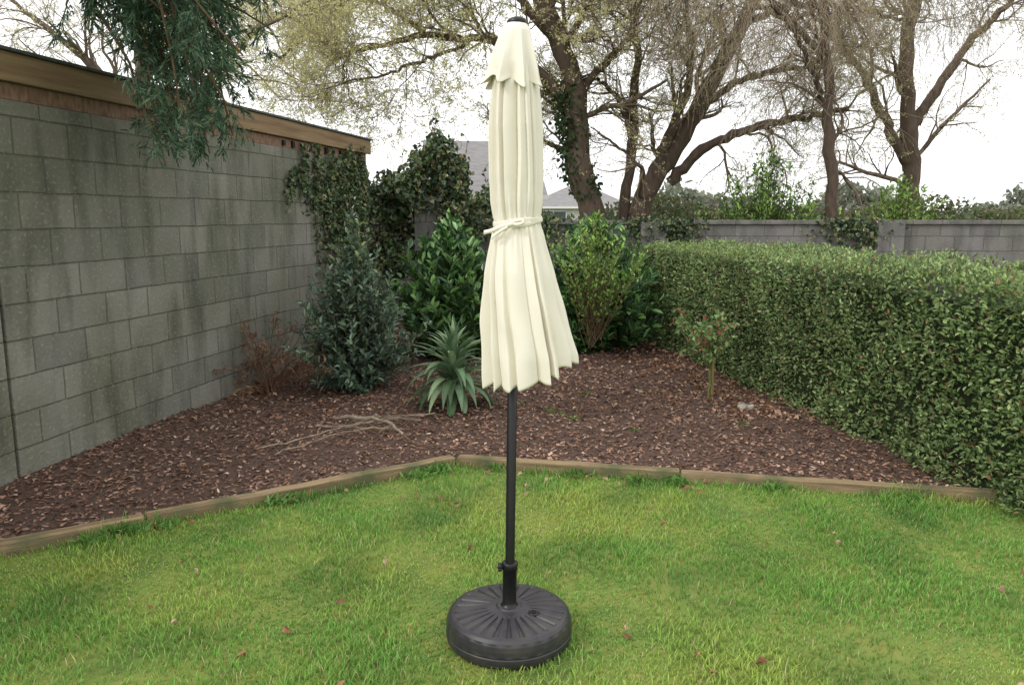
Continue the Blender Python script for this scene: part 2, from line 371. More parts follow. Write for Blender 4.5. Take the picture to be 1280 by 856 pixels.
# below the tie: a broad sheet sits front-left, narrower pleats fan open to the right
E2 = np.sort(np.mod(np.radians(np.array([-170, -139, -116, -84, -66, -50, -30, -8, 24, 60, 95, 130, 160.])), 2*np.pi))
D2 = r5.uniform(.55, 1.2, len(E2)); F2 = np.zeros(len(E2), bool); F2[[2, 7, 9, 12]] = True
D2[6] = .45; D2[7] = .35
zk = [1.0, 1.04, 1.148, 1.269, 1.38, 1.447, 1.53, 1.595, 1.621, 1.65, 1.70, 1.793, 1.961, 2.05, 2.112, 2.2, 2.31]
rk = [.170, .170, .165, .149, .132, .122, .103, .088, .082, .085, .092, .0965, .0945, .087, .079, .06, .03]
ck = [.072, .071, .064, .047, .034, .029, .024, .021, .020, .018, .016, .014, .012, .012, .013, .014, .016]
V = np.zeros((NZ, NT, 3))
right = .5+.5*np.cos(th-.15)
g2, d2, i2, u2 = pleats(th-.08, E2, D2, F2, .22, .8)
hem = 1.034+.10*np.clip(right, 0, 1)**2.2+.050*(.5-g2)*d2+.008*r5.normal(size=len(E2))[i2]*np.sin(np.pi*np.clip(u2, 0, 1))
hem = np.convolve(np.r_[hem[-5:], hem, hem[:5]], np.ones(11)/11, 'valid')
for iz in range(NZ):
    v = (iz/(NZ-1))**.95
    z = 2.30+(hem-2.30)*v
    low = np.clip((1.67-z)/.09, 0, 1); low = low*low*(3-2*low)
    tt = th+.12*(z-1.9)+.06*np.sin(2*th+z*3.1)+.03*np.sin(5*th+z*6)+.015*np.sin(z*17+th)
    g1_, dd1, i1_, u1_ = pleats(tt, E1, D1, F1, .22, .4)
    tl = th-.14*(1.62-z)+.02*np.sin(3*th+z*5)
    g2_, dd2, i2_, u2_ = pleats(tl, E2, D2, F2, .22, .7)
    R = np.interp(z, zk, rk); C = np.interp(z, zk, ck)
    depU = np.interp(z, [1.55, 1.64, 1.75, 1.95, 2.15, 2.3], [.12, .13, .22, .24, .18, .04])
    depL = np.interp(z, [1.0, 1.15, 1.35, 1.5, 1.6, 1.66], [.42, .38, .30, .22, .13, .06])
    prof = (1-depU*dd1*(1-g1_))*(1-low)+(1.02-depL*dd2*(1-g2_))*low
    gath = np.exp(-((z-1.62)/.09)**2); prof = prof+.022*gath*np.sin(31*th+2*np.sin(3*th))
    slack = np.clip(2.25-z, 0, 1)
    prof = prof+.020*np.sin(9*th+z*3)*slack+.014*np.sin(4*th-z*9)*slack
    prof = prof+.010*np.sin(z*30+6*th)*slack+.010*np.sin(z*19-7*th)*slack
    r = R*prof*1.05
    V[iz, :, 0] = C+r*np.cos(th); V[iz, :, 1] = 2.86+r*.95*np.sin(th); V[iz, :, 2] = z
def ringmesh(nm, V, m, thick=.0015):
    nz, nt = V.shape[:2]; i = np.arange(nz-1)[:, None]*nt; j = np.arange(nt)[None]; j2 = (j+1) % nt
    o = build(nm, V.reshape(-1, 3), np.stack([i+j, i+nt+j, i+nt+j2, i+j2], -1), mat=m, smooth=True, parent=um)
    s = o.modifiers.new('thick', 'SOLIDIFY'); s.thickness = thick; s.offset = -1
    return o
ringmesh('canopy', V, M_cloth)
# hood (wind vent)
NZ2 = 56; V = np.zeros((NZ2, NT, 3)); r8 = np.random.default_rng(5)
E3 = np.sort((np.arange(8)+r8.uniform(-.26, .26, 8))*2*np.pi/8+.35); D3 = r8.uniform(.7, 1.25, 8)
t = np.mod(th-E3[0], 2*np.pi); e0 = np.r_[E3-E3[0], 2*np.pi]; ih = np.clip(np.searchsorted(e0, t, side='right')-1, 0, 7); uh = (t-e0[ih])/(e0[ih+1]-e0[ih])
lob = 1-np.sin(np.pi*uh**1.15)**.9
hem = 2.118-.018*lob*D3[ih]+.012*np.sin(2*th+.6)+.006*np.sin(7*th+1)
hem = np.convolve(np.r_[hem[-9:], hem, hem[:9]], np.ones(19)/19, 'valid')
for iz in range(NZ2):
    v = iz/(NZ2-1); z = 2.318+(hem-2.318)*v
    R = np.interp(v, [0, .04, .15, .5, .75, .9, 1], [.028, .040, .055, .082, .099, .109, .121])
    dep = np.interp(v, [0, .2, .7, 1], [.03, .09, .22, .34])
    prof = 1-dep*D3[ih]*(1-lob)+.022*np.sin(6*th+z*22)*v+.012*np.sin(13*th-z*30)*v
    r = R*prof*1.0
    V[iz, :, 0] = .016-.010*v+r*np.cos(th); V[iz, :, 1] = 2.86+r*np.sin(th); V[iz, :, 2] = z
ringmesh('vent_hood', V, M_cloth)
# tie strap follows the gathered cloth
nt = 240; t2 = np.linspace(0, 2*np.pi, nt, endpoint=False)
def strap(nm, zc, tilt, ph, w, r0):
    V = np.zeros((5, nt, 3))
    for i, s in enumerate((-1, -.7, 0, .7, 1)):
        rr = r0+.0008*(1-abs(s))+.0012*np.sin(5*t2+ph)+.0007*np.sin(17*t2)
        V[i, :, 0] = .020+rr*np.cos(t2); V[i, :, 1] = 2.86+rr*.95*np.sin(t2)
        V[i, :, 2] = zc+tilt*np.cos(t2)+.002*np.sin(3*t2+ph)-s*w/2
    ringmesh(nm, V, M_cloth, .0015)
strap('tie_strap', 1.631, .010, 0, .018, .0885)
strap('tie_strap_wrap', 1.617, .018, 2, .014, .0902)
def ribbon(nm, pts, w):
    (P,), _ = limb(pts, 1, 1, 18, .0); n_ = len(P); V = []
    for i, p in enumerate(P):
        tw = .3*math.sin(i*.5); V += [p+[w*.2*tw, 0, w/2], p+[0, -.0012, 0], p-[w*.2*tw, 0, w/2]]
    Q = [[3*i+j, 3*i+j+1, 3*i+4+j, 3*i+3+j] for i in range(n_-1) for j in (0, 1)]
    o = build(nm, V, Q, mat=M_cloth, smooth=True, parent=um); s = o.modifiers.new('t', 'SOLIDIFY'); s.thickness = .0015
ribbon('tie_tail_1', [(-.0, 2.766, 1.622), (-.04, 2.760, 1.612), (-.075, 2.776, 1.597), (-.100, 2.79, 1.592)], .015)
ribbon('tie_tail_2', [(-.0, 2.765, 1.618), (-.03, 2.756, 1.604), (-.055, 2.761, 1.588), (-.07, 2.77, 1.574)], .012)
ribbon('tie_loop', [(-.01, 2.764, 1.624), (.02, 2.753, 1.636), (.05, 2.761, 1.633), (.03, 2.751, 1.620), (-.01, 2.763, 1.620)], .011)
a = Acc(); tubes(a, np.array([[[-.016, 2.766, 1.614], [-.011, 2.760, 1.618], [-.002, 2.759, 1.622], [.006, 2.766, 1.626]]]), np.array([[.004, .009, .009, .004]]), 14)
a.make('tie_knot', M_cloth, True, um)

# ------------------------------------------------------------------ umbrella base
ub = empty('umbrella_base')
pr = np.array([(0, .134), (.045, .134), (.052, .128), (.07, .1265), (.12, .123), (.16, .120), (.195, .116), (.216, .1135), (.229, .109), (.2385, .100), (.2435, .088),
               (.2465, .070), (.2475, .048), (.2455, .045), (.2455, .042), (.249, .040), (.249, .028), (.246, .010), (.238, .001), (.2, .0)])
sg = np.r_[0, np.cumsum(np.hypot(*np.diff(pr, axis=0).T))]; uu = np.unique(np.r_[np.linspace(0, sg[-1], 120), sg])
rr = np.interp(uu, sg, pr[:, 0]); zz = np.interp(uu, sg, pr[:, 1]); NTB = 600
tb = np.linspace(0, 2*np.pi, NTB, endpoint=False)
TT, RR = np.meshgrid(tb, rr); ZZ = np.repeat(zz[:, None], NTB, 1)
fr = np.abs(np.mod(TT*26/(2*np.pi), 1)-.5)
sm = lambda e0, e1, x: np.clip((x-e0)/(e1-e0), 0, 1)**2*(3-2*np.clip((x-e0)/(e1-e0), 0, 1))
wid = .18+.05*sm(.07, .2, RR)
rib = (1-sm(wid*.65, wid, fr))*sm(.078, .088, RR)*(1-sm(.207, .217, RR))
ZZ = ZZ-.0080*rib*(ZZ > .09)
side = (ZZ < .095) & (ZZ > .05) & (RR > .2)
RR2 = RR+np.where(side, .0014*np.cos(TT*26), 0)
V = np.stack([-.012+RR2*np.cos(TT), 2.86+RR2*np.sin(TT), ZZ+.004], -1)
nz, nt = V.shape[:2]; i = np.arange(nz-1)[:, None]*nt; j = np.arange(nt)[None]; j2 = (j+1) % nt
build('water_drum', V.reshape(-1, 3), np.stack([i+j, i+nt+j, i+nt+j2, i+j2], -1), mat=M_plas, smooth=True, parent=ub)
a = Acc(); cx, cy, cz = .083, 2.81, .122
tubes(a, np.array([[[cx, cy, cz], [cx, cy, cz+.008], [cx, cy, cz+.010], [cx, cy, cz+.0101]]]), np.array([[.021, .021, .018, .0005]]), 28)
tt = np.linspace(0, 2*np.pi, 17)
tubes(a, np.stack([cx+.0*tt+.011*np.cos(tt), cy+.008*np.sin(tt), cz+.013+0*tt], 1)[None], np.full((1, 17), .0028), 8)
a.make('filler_cap', M_pole, True, ub)

# ------------------------------------------------------------------ plants
def shrub(name, c, rx, ht, nsh, nlf, Ln, W, cols, m, base_r=.12, rise=.35, cone=.5, stemcol=L(80, 70, 50), up=.35, zmin=.05, dr=.1, seed=0, ry=None, irr=.10):
    ry = ry or rx; acc = Acc(); n = nsh
    a = rng.uniform(0, 6.28, n); u = rng.uniform(size=n); f = np.sqrt(rng.uniform(size=n))
    zt = ht*(zmin+(1-zmin)*u)
    wr = (np.sin(np.pi*np.clip(.12+.88*u, 0, 1)**(cone))**.8)*(.75+.25*f)*(1+.18*np.sin(3*a+u*6+seed)+irr*rng.normal(size=n))
    end = np.stack([c[0]+rx*wr*np.cos(a), c[1]+ry*wr*np.sin(a), zt+rng.normal(0, .05, n)], 1)
    st = np.stack([c[0]+rng.normal(0, base_r*.4, n), c[1]+rng.normal(0, base_r*.4, n), zt*rise*rng.uniform(.3, 1, n)], 1)
    kk = 6; t = np.linspace(0, 1, kk)[None, :, None]
    P = st[:, None]*(1-t)+end[:, None]*t; P[:, :, 2] += (np.sin(np.pi*t)*-.06*ht)[:, :, 0]*.5; P[:, 1:-1] += rng.normal(0, .012, (n, kk-2, 3))
    tubes(acc, P, np.linspace(.006, .002, kk)[None]*np.ones((n, 1)), 4, stemcol)
    m_ = n*nlf; idx = np.repeat(np.arange(n), nlf); tt = rng.uniform(.35, 1.0, m_)*(kk-1)*.999; i = tt.astype(int); fr = (tt-i)[:, None]
    pos = P[idx, i]*(1-fr)+P[idx, i+1]*fr; T = norm(P[idx, i+1]-P[idx, i])
    D = norm(T*.7+norm(np.cross(rng.normal(size=(m_, 3)), T))*1.0+[0, 0, up]+rng.normal(size=(m_, 3))*.2)
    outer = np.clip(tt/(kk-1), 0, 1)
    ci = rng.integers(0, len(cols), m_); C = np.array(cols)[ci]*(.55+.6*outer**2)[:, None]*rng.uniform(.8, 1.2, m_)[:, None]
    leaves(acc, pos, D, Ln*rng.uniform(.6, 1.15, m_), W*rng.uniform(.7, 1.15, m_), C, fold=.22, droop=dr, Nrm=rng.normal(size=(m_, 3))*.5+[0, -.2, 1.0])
    return acc.make(name, m)

lg = [L(64, 98, 54), L(52, 84, 48), L(86, 122, 66), L(46, 72, 44), L(106, 140, 78)]
bl = [L(98, 118, 98), L(82, 104, 88), L(118, 138, 114), L(68, 86, 72), L(92, 114, 84)]
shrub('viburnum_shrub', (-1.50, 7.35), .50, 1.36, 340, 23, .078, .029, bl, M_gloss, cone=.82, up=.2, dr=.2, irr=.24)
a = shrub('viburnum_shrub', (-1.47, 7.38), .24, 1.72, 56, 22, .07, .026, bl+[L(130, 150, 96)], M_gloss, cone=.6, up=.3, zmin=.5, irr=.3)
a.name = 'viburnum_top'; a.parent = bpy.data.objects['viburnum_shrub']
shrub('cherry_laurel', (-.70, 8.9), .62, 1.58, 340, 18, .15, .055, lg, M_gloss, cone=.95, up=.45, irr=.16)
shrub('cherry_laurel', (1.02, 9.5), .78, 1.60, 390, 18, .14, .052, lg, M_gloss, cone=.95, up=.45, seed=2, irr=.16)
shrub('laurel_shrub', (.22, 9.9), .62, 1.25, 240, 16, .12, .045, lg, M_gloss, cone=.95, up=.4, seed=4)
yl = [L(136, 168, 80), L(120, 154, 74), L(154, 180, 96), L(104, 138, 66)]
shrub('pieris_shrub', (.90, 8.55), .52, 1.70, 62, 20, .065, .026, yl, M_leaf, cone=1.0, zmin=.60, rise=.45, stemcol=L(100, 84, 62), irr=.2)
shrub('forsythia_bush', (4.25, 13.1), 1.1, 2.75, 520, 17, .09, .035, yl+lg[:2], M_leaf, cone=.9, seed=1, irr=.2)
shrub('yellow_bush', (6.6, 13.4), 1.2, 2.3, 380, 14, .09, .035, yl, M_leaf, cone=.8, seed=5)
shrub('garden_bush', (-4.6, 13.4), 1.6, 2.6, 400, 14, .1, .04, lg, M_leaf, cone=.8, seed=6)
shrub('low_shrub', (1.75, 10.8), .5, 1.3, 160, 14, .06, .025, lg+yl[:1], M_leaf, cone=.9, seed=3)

# rosette plant
acc = Acc(); c = np.array([-.50, 6.5, .04]); n = 92
rc = [L(116, 140, 108), L(100, 126, 94), L(134, 156, 118), L(88, 112, 80)]
stem = np.array([[c, c+[0, 0, .12], c+[.005, 0, .26], c+[0, 0, .34]]]); tubes(acc, stem, np.array([[.022, .02, .016, .006]]), 8, L(96, 100, 70))
for i in range(n):
    f = i/n; a0 = i*2.39996+rng.normal(0, .2); el = math.radians(-5+90*f**.9+rng.normal(0, 8)); ln = (.55-.17*f)*rng.uniform(.8, 1.12)
    z0 = .12+.28*f; p = c+[0, 0, z0]; K_ = 11; wv = .082*(1-.40*f); col = rc[rng.integers(0, 4)]*rng.uniform(.85, 1.15)
    dh = np.array([math.cos(a0), math.sin(a0), 0]); sd = np.array([-math.sin(a0), math.cos(a0), 0]); V = []
    e = el+.30; cur = (.19 if f < .55 else .13)*rng.uniform(.7, 1.2)
    if f > .9: cur = .06
    tw = rng.normal(0, .03)
    for q in range(K_):
        s = q/(K_-1); w_ = wv*(math.sin(math.pi*min(1, .08+.92*s)**.8)+.05)*.5
        nn = np.array([-math.sin(e)*dh[0], -math.sin(e)*dh[1], math.cos(e)])
        V += [p+sd*w_+nn*w_*.35, p, p-sd*w_+nn*w_*.35]
        p = p+(dh*math.cos(e)+sd*tw+np.array([0, 0, math.sin(e)]))*ln/(K_-1); e = max(e-cur, -1.35)
        if p[2] < .045: p[2] = .045
    Q = [[3*q+j, 3*q+j+1, 3*q+4+j, 3*q+3+j] for q in range(K_-1) for j in (0, 1)]
    cc = np.tile(np.array([col*.95, col*1.3, col*.95]), (K_, 1)); acc.add(V, Q, None, cc)
acc.make('echium_plant', M_leaf, True)

# rose bush with stake
acc = Acc(); c = np.array([1.78, 6.85, .03])
P, R = limb([c, c+[.01, 0, .2], c+[-.01, 0, .45]], .014, .010, 8, .004); tubes(acc, P, R, 8, L(120, 130, 76))
P1, R1 = spawn(P, R, 11, .45, 1, .55, 30, .12, .08, 7, .6); tubes(acc, P1, R1, 5, L(110, 120, 72))
P2, R2 = spawn(P1, R1, 4, .3, 1, .2, 45, .12, .02, 4, .6); tubes(acc, P2, R2, 4, L(124, 90, 66))
idx = rng.integers(0, len(P2), 520); pos = P2[idx, rng.integers(0, 4, 520)]
rcg = np.array([L(118, 146, 92), L(94, 120, 76), L(166, 104, 90), L(144, 166, 106)])[rng.choice(4, 520, p=[.38, .26, .16, .2])]
leaves(acc, pos, rng.normal(size=(520, 3))+[0, 0, .1], .055, .032, rcg)
P, R = limb([c+[.03, .02, -.03], c+[.03, .02, .42]], .017, .017, 4, .0); tubes(acc, P, R, 8, L(176, 152, 110))
acc.make('rose_bush', M_leaf)

# dead fern clump by the wall
acc = Acc(); c = np.array([-2.28, 7.15, .03]); n = 34
st = np.repeat(c[None], n, 0)+rng.normal(0, .05, (n, 3))*[1, 1, 0]; d = norm(rng.normal(size=(n, 3))*[.5, .5, .3]+[.05, -.1, 1.0]); pos = st; pp = [pos]
for q in range(9):
    d = norm(d+[0, 0, -.11]+rng.normal(size=d.shape)*.10); pos = pos+d*(rng.uniform(.05, .11, n))[:, None]; pos[:, 2] = np.maximum(pos[:, 2], .04); pp.append(pos)
P = np.stack(pp, 1); R = np.linspace(.006, .002, 10)[None]*np.ones((n, 1)); tubes(acc, P, R, 4, L(112, 84, 66))
P1, R1 = spawn(P, R, 7, .3, 1, .14, 60, .2, -.15, 4, .6); tubes(acc, P1, R1, 3, L(124, 96, 76))
idx = rng.integers(0, len(P1), 700); leaves(acc, P1[idx, rng.integers(0, 4, 700)], rng.normal(size=(700, 3))+[0, 0, -.4], .06, .016, L(126, 98, 78)*rng.uniform(.6, 1.2, 700)[:, None])
acc.make('dead_fern', M_chip)

# pile of pruned branches
acc = Acc(); cs = []
main = [([(-1.35, 5.95, .08), (-1.1, 5.80, .12), (-.95, 5.72, .12), (-.78, 5.40, .10)], .017), ([(-1.42, 5.98, .07), (-1.0, 5.9, .10), (-.7, 5.8, .1)], .011),
        ([(-1.25, 5.7, .07), (-.98, 5.78, .12), (-.6, 5.86, .14)], .009), ([(-1.5, 5.75, .07), (-1.1, 5.62, .09), (-.8, 5.58, .09)], .008),
        ([(-1.75, 5.2, .06), (-1.4, 5.45, .09), (-1.1, 5.7, .13)], .006), ([(-1.6, 5.05, .06), (-1.3, 5.4, .1), (-.9, 5.6, .11)], .005)]
for pts, r in main:
    P, R = limb(pts, r, r*.5, 14, .006); tubes(acc, P, R, 7, L(156, 142, 124)*rng.uniform(.85, 1.1)); cs.append((P, R))
P = np.concatenate([q[0] for q in cs]); R = np.concatenate([q[1] for q in cs])
P1, R1 = spawn(P, R, 5, .1, 1, .45, 35, .10, -.02, 7, .5, bias=(0, -.1, 0)); P1[..., 2] = np.clip(P1[..., 2], .055, .22)
tubes(acc, P1, R1, 4, L(120, 102, 84)); P2, R2 = spawn(P1, R1, 2, .2, 1, .22, 35, .12, -.02, 5, .6, rmin=.0016); P2[..., 2] = np.clip(P2[..., 2], .055, .25); tubes(acc, P2, R2, 3, L(112, 88, 72))
acc.make('pruned_branches', M_bark)

# stone
th_ = np.linspace(0, 2*np.pi, 18, endpoint=False); V = []
for zz_, s_ in ((.02, 1), (.05, 1.02), (.065, .86), (.07, .5)):
    for t in th_: q = s_*(1+.13*math.sin(3*t+1)+.07*math.sin(7*t)); V.append([2.0+.085*q*math.cos(t), 6.42+.06*q*math.sin(t), zz_+.006*math.sin(2*t+zz_*40)])
V.append([2.0, 6.42, .068]); Q = [[i*18+j, i*18+(j+1) % 18, (i+1)*18+(j+1) % 18, (i+1)*18+j] for i in range(3) for j in range(18)]
build('stone', V, Q, [[54+j, 54+(j+1) % 18, 72] for j in range(18)], mat=M_stone)

# weeds in the bed & lawn edge
acc = Acc()
for i in range(30):
    if i < 18: xx = rng.uniform(-2.2, 2.4); yy = float(edgeY(np.array(xx)))-rng.uniform(.0, .1); s = .055
    else: xx = rng.uniform(-1.6, 1.9); yy = rng.uniform(5.4, 7.5); s = .035
    n = 30; P = np.repeat([[xx, yy, .02]], n, 0)+rng.normal(0, .025, (n, 3))*[1.5, 1, 0]; leaves(acc, P, rng.normal(size=(n, 3))*[1, 1, .2]+[0, 0, .9], s*rng.uniform(.6, 1.5, n), s*.3, L(96, 134, 64)*rng.uniform(.7, 1.2, n)[:, None])
acc.make('weeds', M_leaf)

# ------------------------------------------------------------------ clipped hedge
acc = Acc()
hx = lambda y: 1.83+(10-y)*.165       # left face line
def hedge(acc, y0, y1, h, dens, width=1.25):
    ln = y1-y0
    ny = 60; nu = 22; ys = np.linspace(y0, y1, ny); prof = []
    for q in range(nu):
        f = q/(nu-1)
        if f < .45: prof.append((0, h*f/.45))
        elif f < .62: prof.append(((f-.45)/.17*width, h))
        else: prof.append((width, h*(1-(f-.62)/.38)))
    prof = np.array(prof); Y, I = np.meshgrid(ys, np.arange(nu), indexing='ij')
    X = hx(Y)+.07+prof[I, 0]*(1-.14/width); Z = prof[I, 1]*.945
    X = X+.03*wav(Y, Z, 6, 41); V = np.stack([X, Y, Z], -1).reshape(-1, 3)
    i = np.arange(ny-1)[:, None]*nu; j = np.arange(nu-1)[None]
    acc.add(V, np.stack([i+j, i+j+1, i+nu+j+1, i+nu+j], -1), None, L(42, 52, 34))
    acc.add(V[:nu], [[0, q, q+1, nu-1] for q in range(1, nu-2)], None, L(42, 52, 34)); acc.add(V[-nu:], [[0, q, q+1, nu-1] for q in range(1, nu-2)], None, L(42, 52, 34))
    def put(n, fpos, nrm):
        pos = fpos(n); nr = np.broadcast_to(nrm, pos.shape); d = rng.uniform(-.09, .035, n)
        nz = .05*wav(pos[:, 1]*1.0, pos[:, 2]+pos[:, 0], 6, 42)+.03*wav(pos[:, 1], pos[:, 2]+pos[:, 0], 20, 43)
        pos = pos+nr*(d+nz)[:, None]
        D = norm(nr*.7+rng.normal(size=(n, 3))*.7+[0, 0, .45])
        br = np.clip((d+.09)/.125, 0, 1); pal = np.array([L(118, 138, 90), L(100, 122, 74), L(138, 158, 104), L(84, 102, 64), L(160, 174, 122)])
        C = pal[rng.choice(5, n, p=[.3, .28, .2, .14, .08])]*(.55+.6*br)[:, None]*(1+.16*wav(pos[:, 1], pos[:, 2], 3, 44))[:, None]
        brn = rng.uniform(size=n) < .05; C[brn] = L(140, 112, 84)
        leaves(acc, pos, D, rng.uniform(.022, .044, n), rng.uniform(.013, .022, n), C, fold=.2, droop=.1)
    put(int(dens*ln*h), lambda n: (lambda y: np.stack([hx(y), y, h*rng.uniform(.02, 1, n)], 1))(rng.uniform(y0, y1, n)), [-1, 0, 0])
    put(int(dens*.6*ln*width), lambda n: (lambda y: np.stack([hx(y)+width*rng.uniform(0, 1, n), y, np.full(n, h)], 1))(rng.uniform(y0, y1, n)), [0, 0, 1])
    put(int(dens*.8*width*h), lambda n: (lambda y: np.stack([hx(y)+width*rng.uniform(0, 1, n), y, h*rng.uniform(.02, 1, n)], 1))(np.full(n, y0)), [0, -1, 0])
    n = int(110*ln); y = rng.uniform(y0, y1, n); P0 = np.stack([hx(y)+width*rng.uniform(0, 1, n)**2, y, np.full(n, h)-.02], 1)
    end = P0+rng.normal(0, .03, (n, 3))+np.stack([0*y, 0*y, rng.uniform(.02, .10, n)], 1)
    tubes(acc, np.stack([P0, end], 1), np.full((n, 2), .0015), 3, L(120, 116, 80)); pp = P0[:, None]*(1-np.linspace(.2, 1, 5)[None, :, None])+end[:, None]*np.linspace(.2, 1, 5)[None, :, None]
    pp = pp.reshape(-1, 3); leaves(acc, pp, rng.normal(size=pp.shape)+[0, 0, .8], .028, .013, L(146, 168, 102)*rng.uniform(.8, 1.2, len(pp))[:, None])
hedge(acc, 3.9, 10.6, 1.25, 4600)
acc.make('privet_hedge', M_leaf)

# ------------------------------------------------------------------ ivy
acc = Acc()
def ivy_leaf(pos, nr, n, s=.06, cols=None):
    pal = np.array(cols if cols is not None else [L(68, 88, 54), L(56, 74, 48), L(92, 110, 70), L(46, 62, 42), L(116, 116, 78)])
    D = norm(rng.normal(size=(n, 3))*.7+[0, 0, -.6]+nr*.3); C = pal[rng.integers(0, len(pal), n)]*rng.uniform(.75, 1.25, n)[:, None]
    leaves(acc, pos, D, s*rng.uniform(.6, 1.2, n), s*rng.uniform(.6, 1.1, n), C, fold=.15, droop=.15, Nrm=nr+rng.normal(size=(n, 3))*.5, wide=.3)
fn = np.array([ux[1], -ux[0], 0.])
S = []
for i in range(64):
    t = 3.15-abs(rng.normal(0, .85)); z = rng.uniform(1.9, 2.45); Lh = rng.uniform(.3, 1.4); pp = []
    for q in range(12):
        p = np.array(on(t, -.015)); p[2] = z; pp.append(p); t += rng.normal(0, .035); z -= Lh/11; t = min(t, 3.2)
    S.append(pp)
S = np.array(S); S[..., 2] = np.maximum(S[..., 2], .1); tubes(acc, S, np.full(S.shape[:2], .004), 4, L(92, 80, 62))
n = 4400; i1 = rng.integers(0, len(S), n); pos = S[i1, np.minimum(rng.integers(0, 12, n), rng.integers(0, 12, n)+2)]+rng.normal(0, .05, (n, 3))*[.3, 1, 1]+fn*.02
ivy_leaf(pos, np.repeat(fn[None], n, 0), n, .055)
# ivy mound over the corner, built of many small overlapping clumps
ncl = 54; cc_ = []
for q in range(ncl):
    px_ = -1.30+rng.normal(0, .42); pz_ = rng.uniform(.9, 2.6)
    if pz_ > 2.1: px_ = -1.15+rng.normal(0, .32)
    if pz_ < 1.75 and abs(px_+1.16) < .28: px_ = -1.16+(.36 if rng.uniform() < .4 else -.45)
    cc_.append([px_, 10.9+rng.normal(0, .16), pz_, rng.uniform(.08, .26), rng.uniform(.10, .24), rng.uniform(.10, .30)])
cl = np.array(cc_); n = 11500; ci = rng.integers(0, ncl, n); d = norm(rng.normal(size=(n, 3))); rr_ = rng.uniform(.3, 1.3, n)**.6
pos = cl[ci, :3]+d*cl[ci, 3:]*rr_[:, None]; keep = ~((np.abs(pos[:, 0]+1.16) < .17) & (pos[:, 2] < 1.72) & (pos[:, 1] < 10.95)); pos = pos[keep]; d = d[keep]
ivy_leaf(pos, d, len(pos), .075)
for q in range(170):
    p = cl[rng.integers(0, ncl)]; s = p[:3]+norm(rng.normal(size=3))*p[3:]*.9
    pth = s+np.cumsum(rng.normal(0, .04, (9, 3))+[0, 0, -.05 if q % 3 else .045], 0); tubes(acc, pth[None], np.full((1, 9), .004), 4, L(96, 82, 62))
    if q % 2: ivy_leaf(pth, norm(rng.normal(size=(9, 3))), 9, .06)
n = 2600; x = rng.choice([-.7, .3, 2.2, 2.3, 5.2], n)+rng.normal(0, .28, n); z = 1.62-abs(rng.normal(0, .22, n)); pos = np.stack([x, 11.93+rng.normal(0, .05, n), z], 1)
ivy_leaf(pos, np.repeat([[0, -1., 0]], n, 0), n, .06)
acc.make('ivy', M_gloss)

# ------------------------------------------------------------------ large trees behind the wall
BC = L(98, 84, 74); BC2 = L(118, 104, 90); TW = L(160, 146, 126)
def P3(pts, y): return [(p[0], y+(p[2] if len(p) > 2 else 0), p[1]) for p in pts]
def tree(name, limbs, n1, l1, n2, l2, n3, l3, n4, l4, budcol, nbud, droop=0., ivy=None, bud=.035, rt=.0032):
    acc = Acc(); A = []; B = []
    for pts, r0, r1 in limbs:
        P, R = limb(pts, r0, r1, 30, .022); R = R*(1+.07*np.sin(np.arange(30)*1.3+r0*50))[None]
        tubes(acc, P, R, 14, BC, rough=.05); A.append(P); B.append(R)
    P = np.concatenate(A); R = np.concatenate(B)
    P1, R1 = spawn(P, R, n1, .25, 1, l1, 55, .22, .04, 12, .38, .3, rmin=.012); R1 = np.minimum(R1, .05); tubes(acc, P1, R1, 6, BC2)
    P2, R2 = spawn(P1, R1, n2, .15, 1, l2, 48, .20, .02+droop*.4, 8, .5, .3, rmin=.006); tubes(acc, P2, R2, 4, BC2)
    P3_, R3 = spawn(P2, R2, n3, .15, 1, l3, 42, .18, .0+droop, 5, .55, .4, rmin=.004); tubes(acc, P3_, R3, 3, TW)
    P4, R4 = spawn(P3_, R3, n4, .15, 1, l4, 40, .15, droop, 3, .6, .5, rmin=rt); tubes(acc, P4, R4, 3, TW)
    o = acc.make(name, M_bark, True)
    a2 = Acc(); idx = rng.integers(0, len(P4), nbud); pos = P4[idx, rng.integers(1, 3, nbud)]+rng.normal(0, .015, (nbud, 3))
    C = budcol*rng.uniform(.75, 1.2, nbud)[:, None]; leaves(a2, pos, rng.normal(size=(nbud, 3))+[0, 0, .2], bud*rng.uniform(.6, 1.2, nbud), bud*.5, C)
    if ivy:
        (pts, r, cnt) = ivy; (Pv,), _ = limb(pts, 1, 1, 30); i1 = rng.integers(0, 30, cnt); d = norm(rng.normal(size=(cnt, 3))*[1, 1, .3])
        leaves(a2, Pv[i1]+d*r*rng.uniform(.9, 1.4, cnt)[:, None]+rng.normal(0, .05, (cnt, 3)), rng.normal(size=(cnt, 3))*.6+[0, 0, -.8], .09, .08, L(60, 82, 46)*rng.uniform(.6, 1.4, cnt)[:, None])
    a2.make('spring_buds', M_leaf, parent=o)
    return o
bud = L(206, 204, 152)
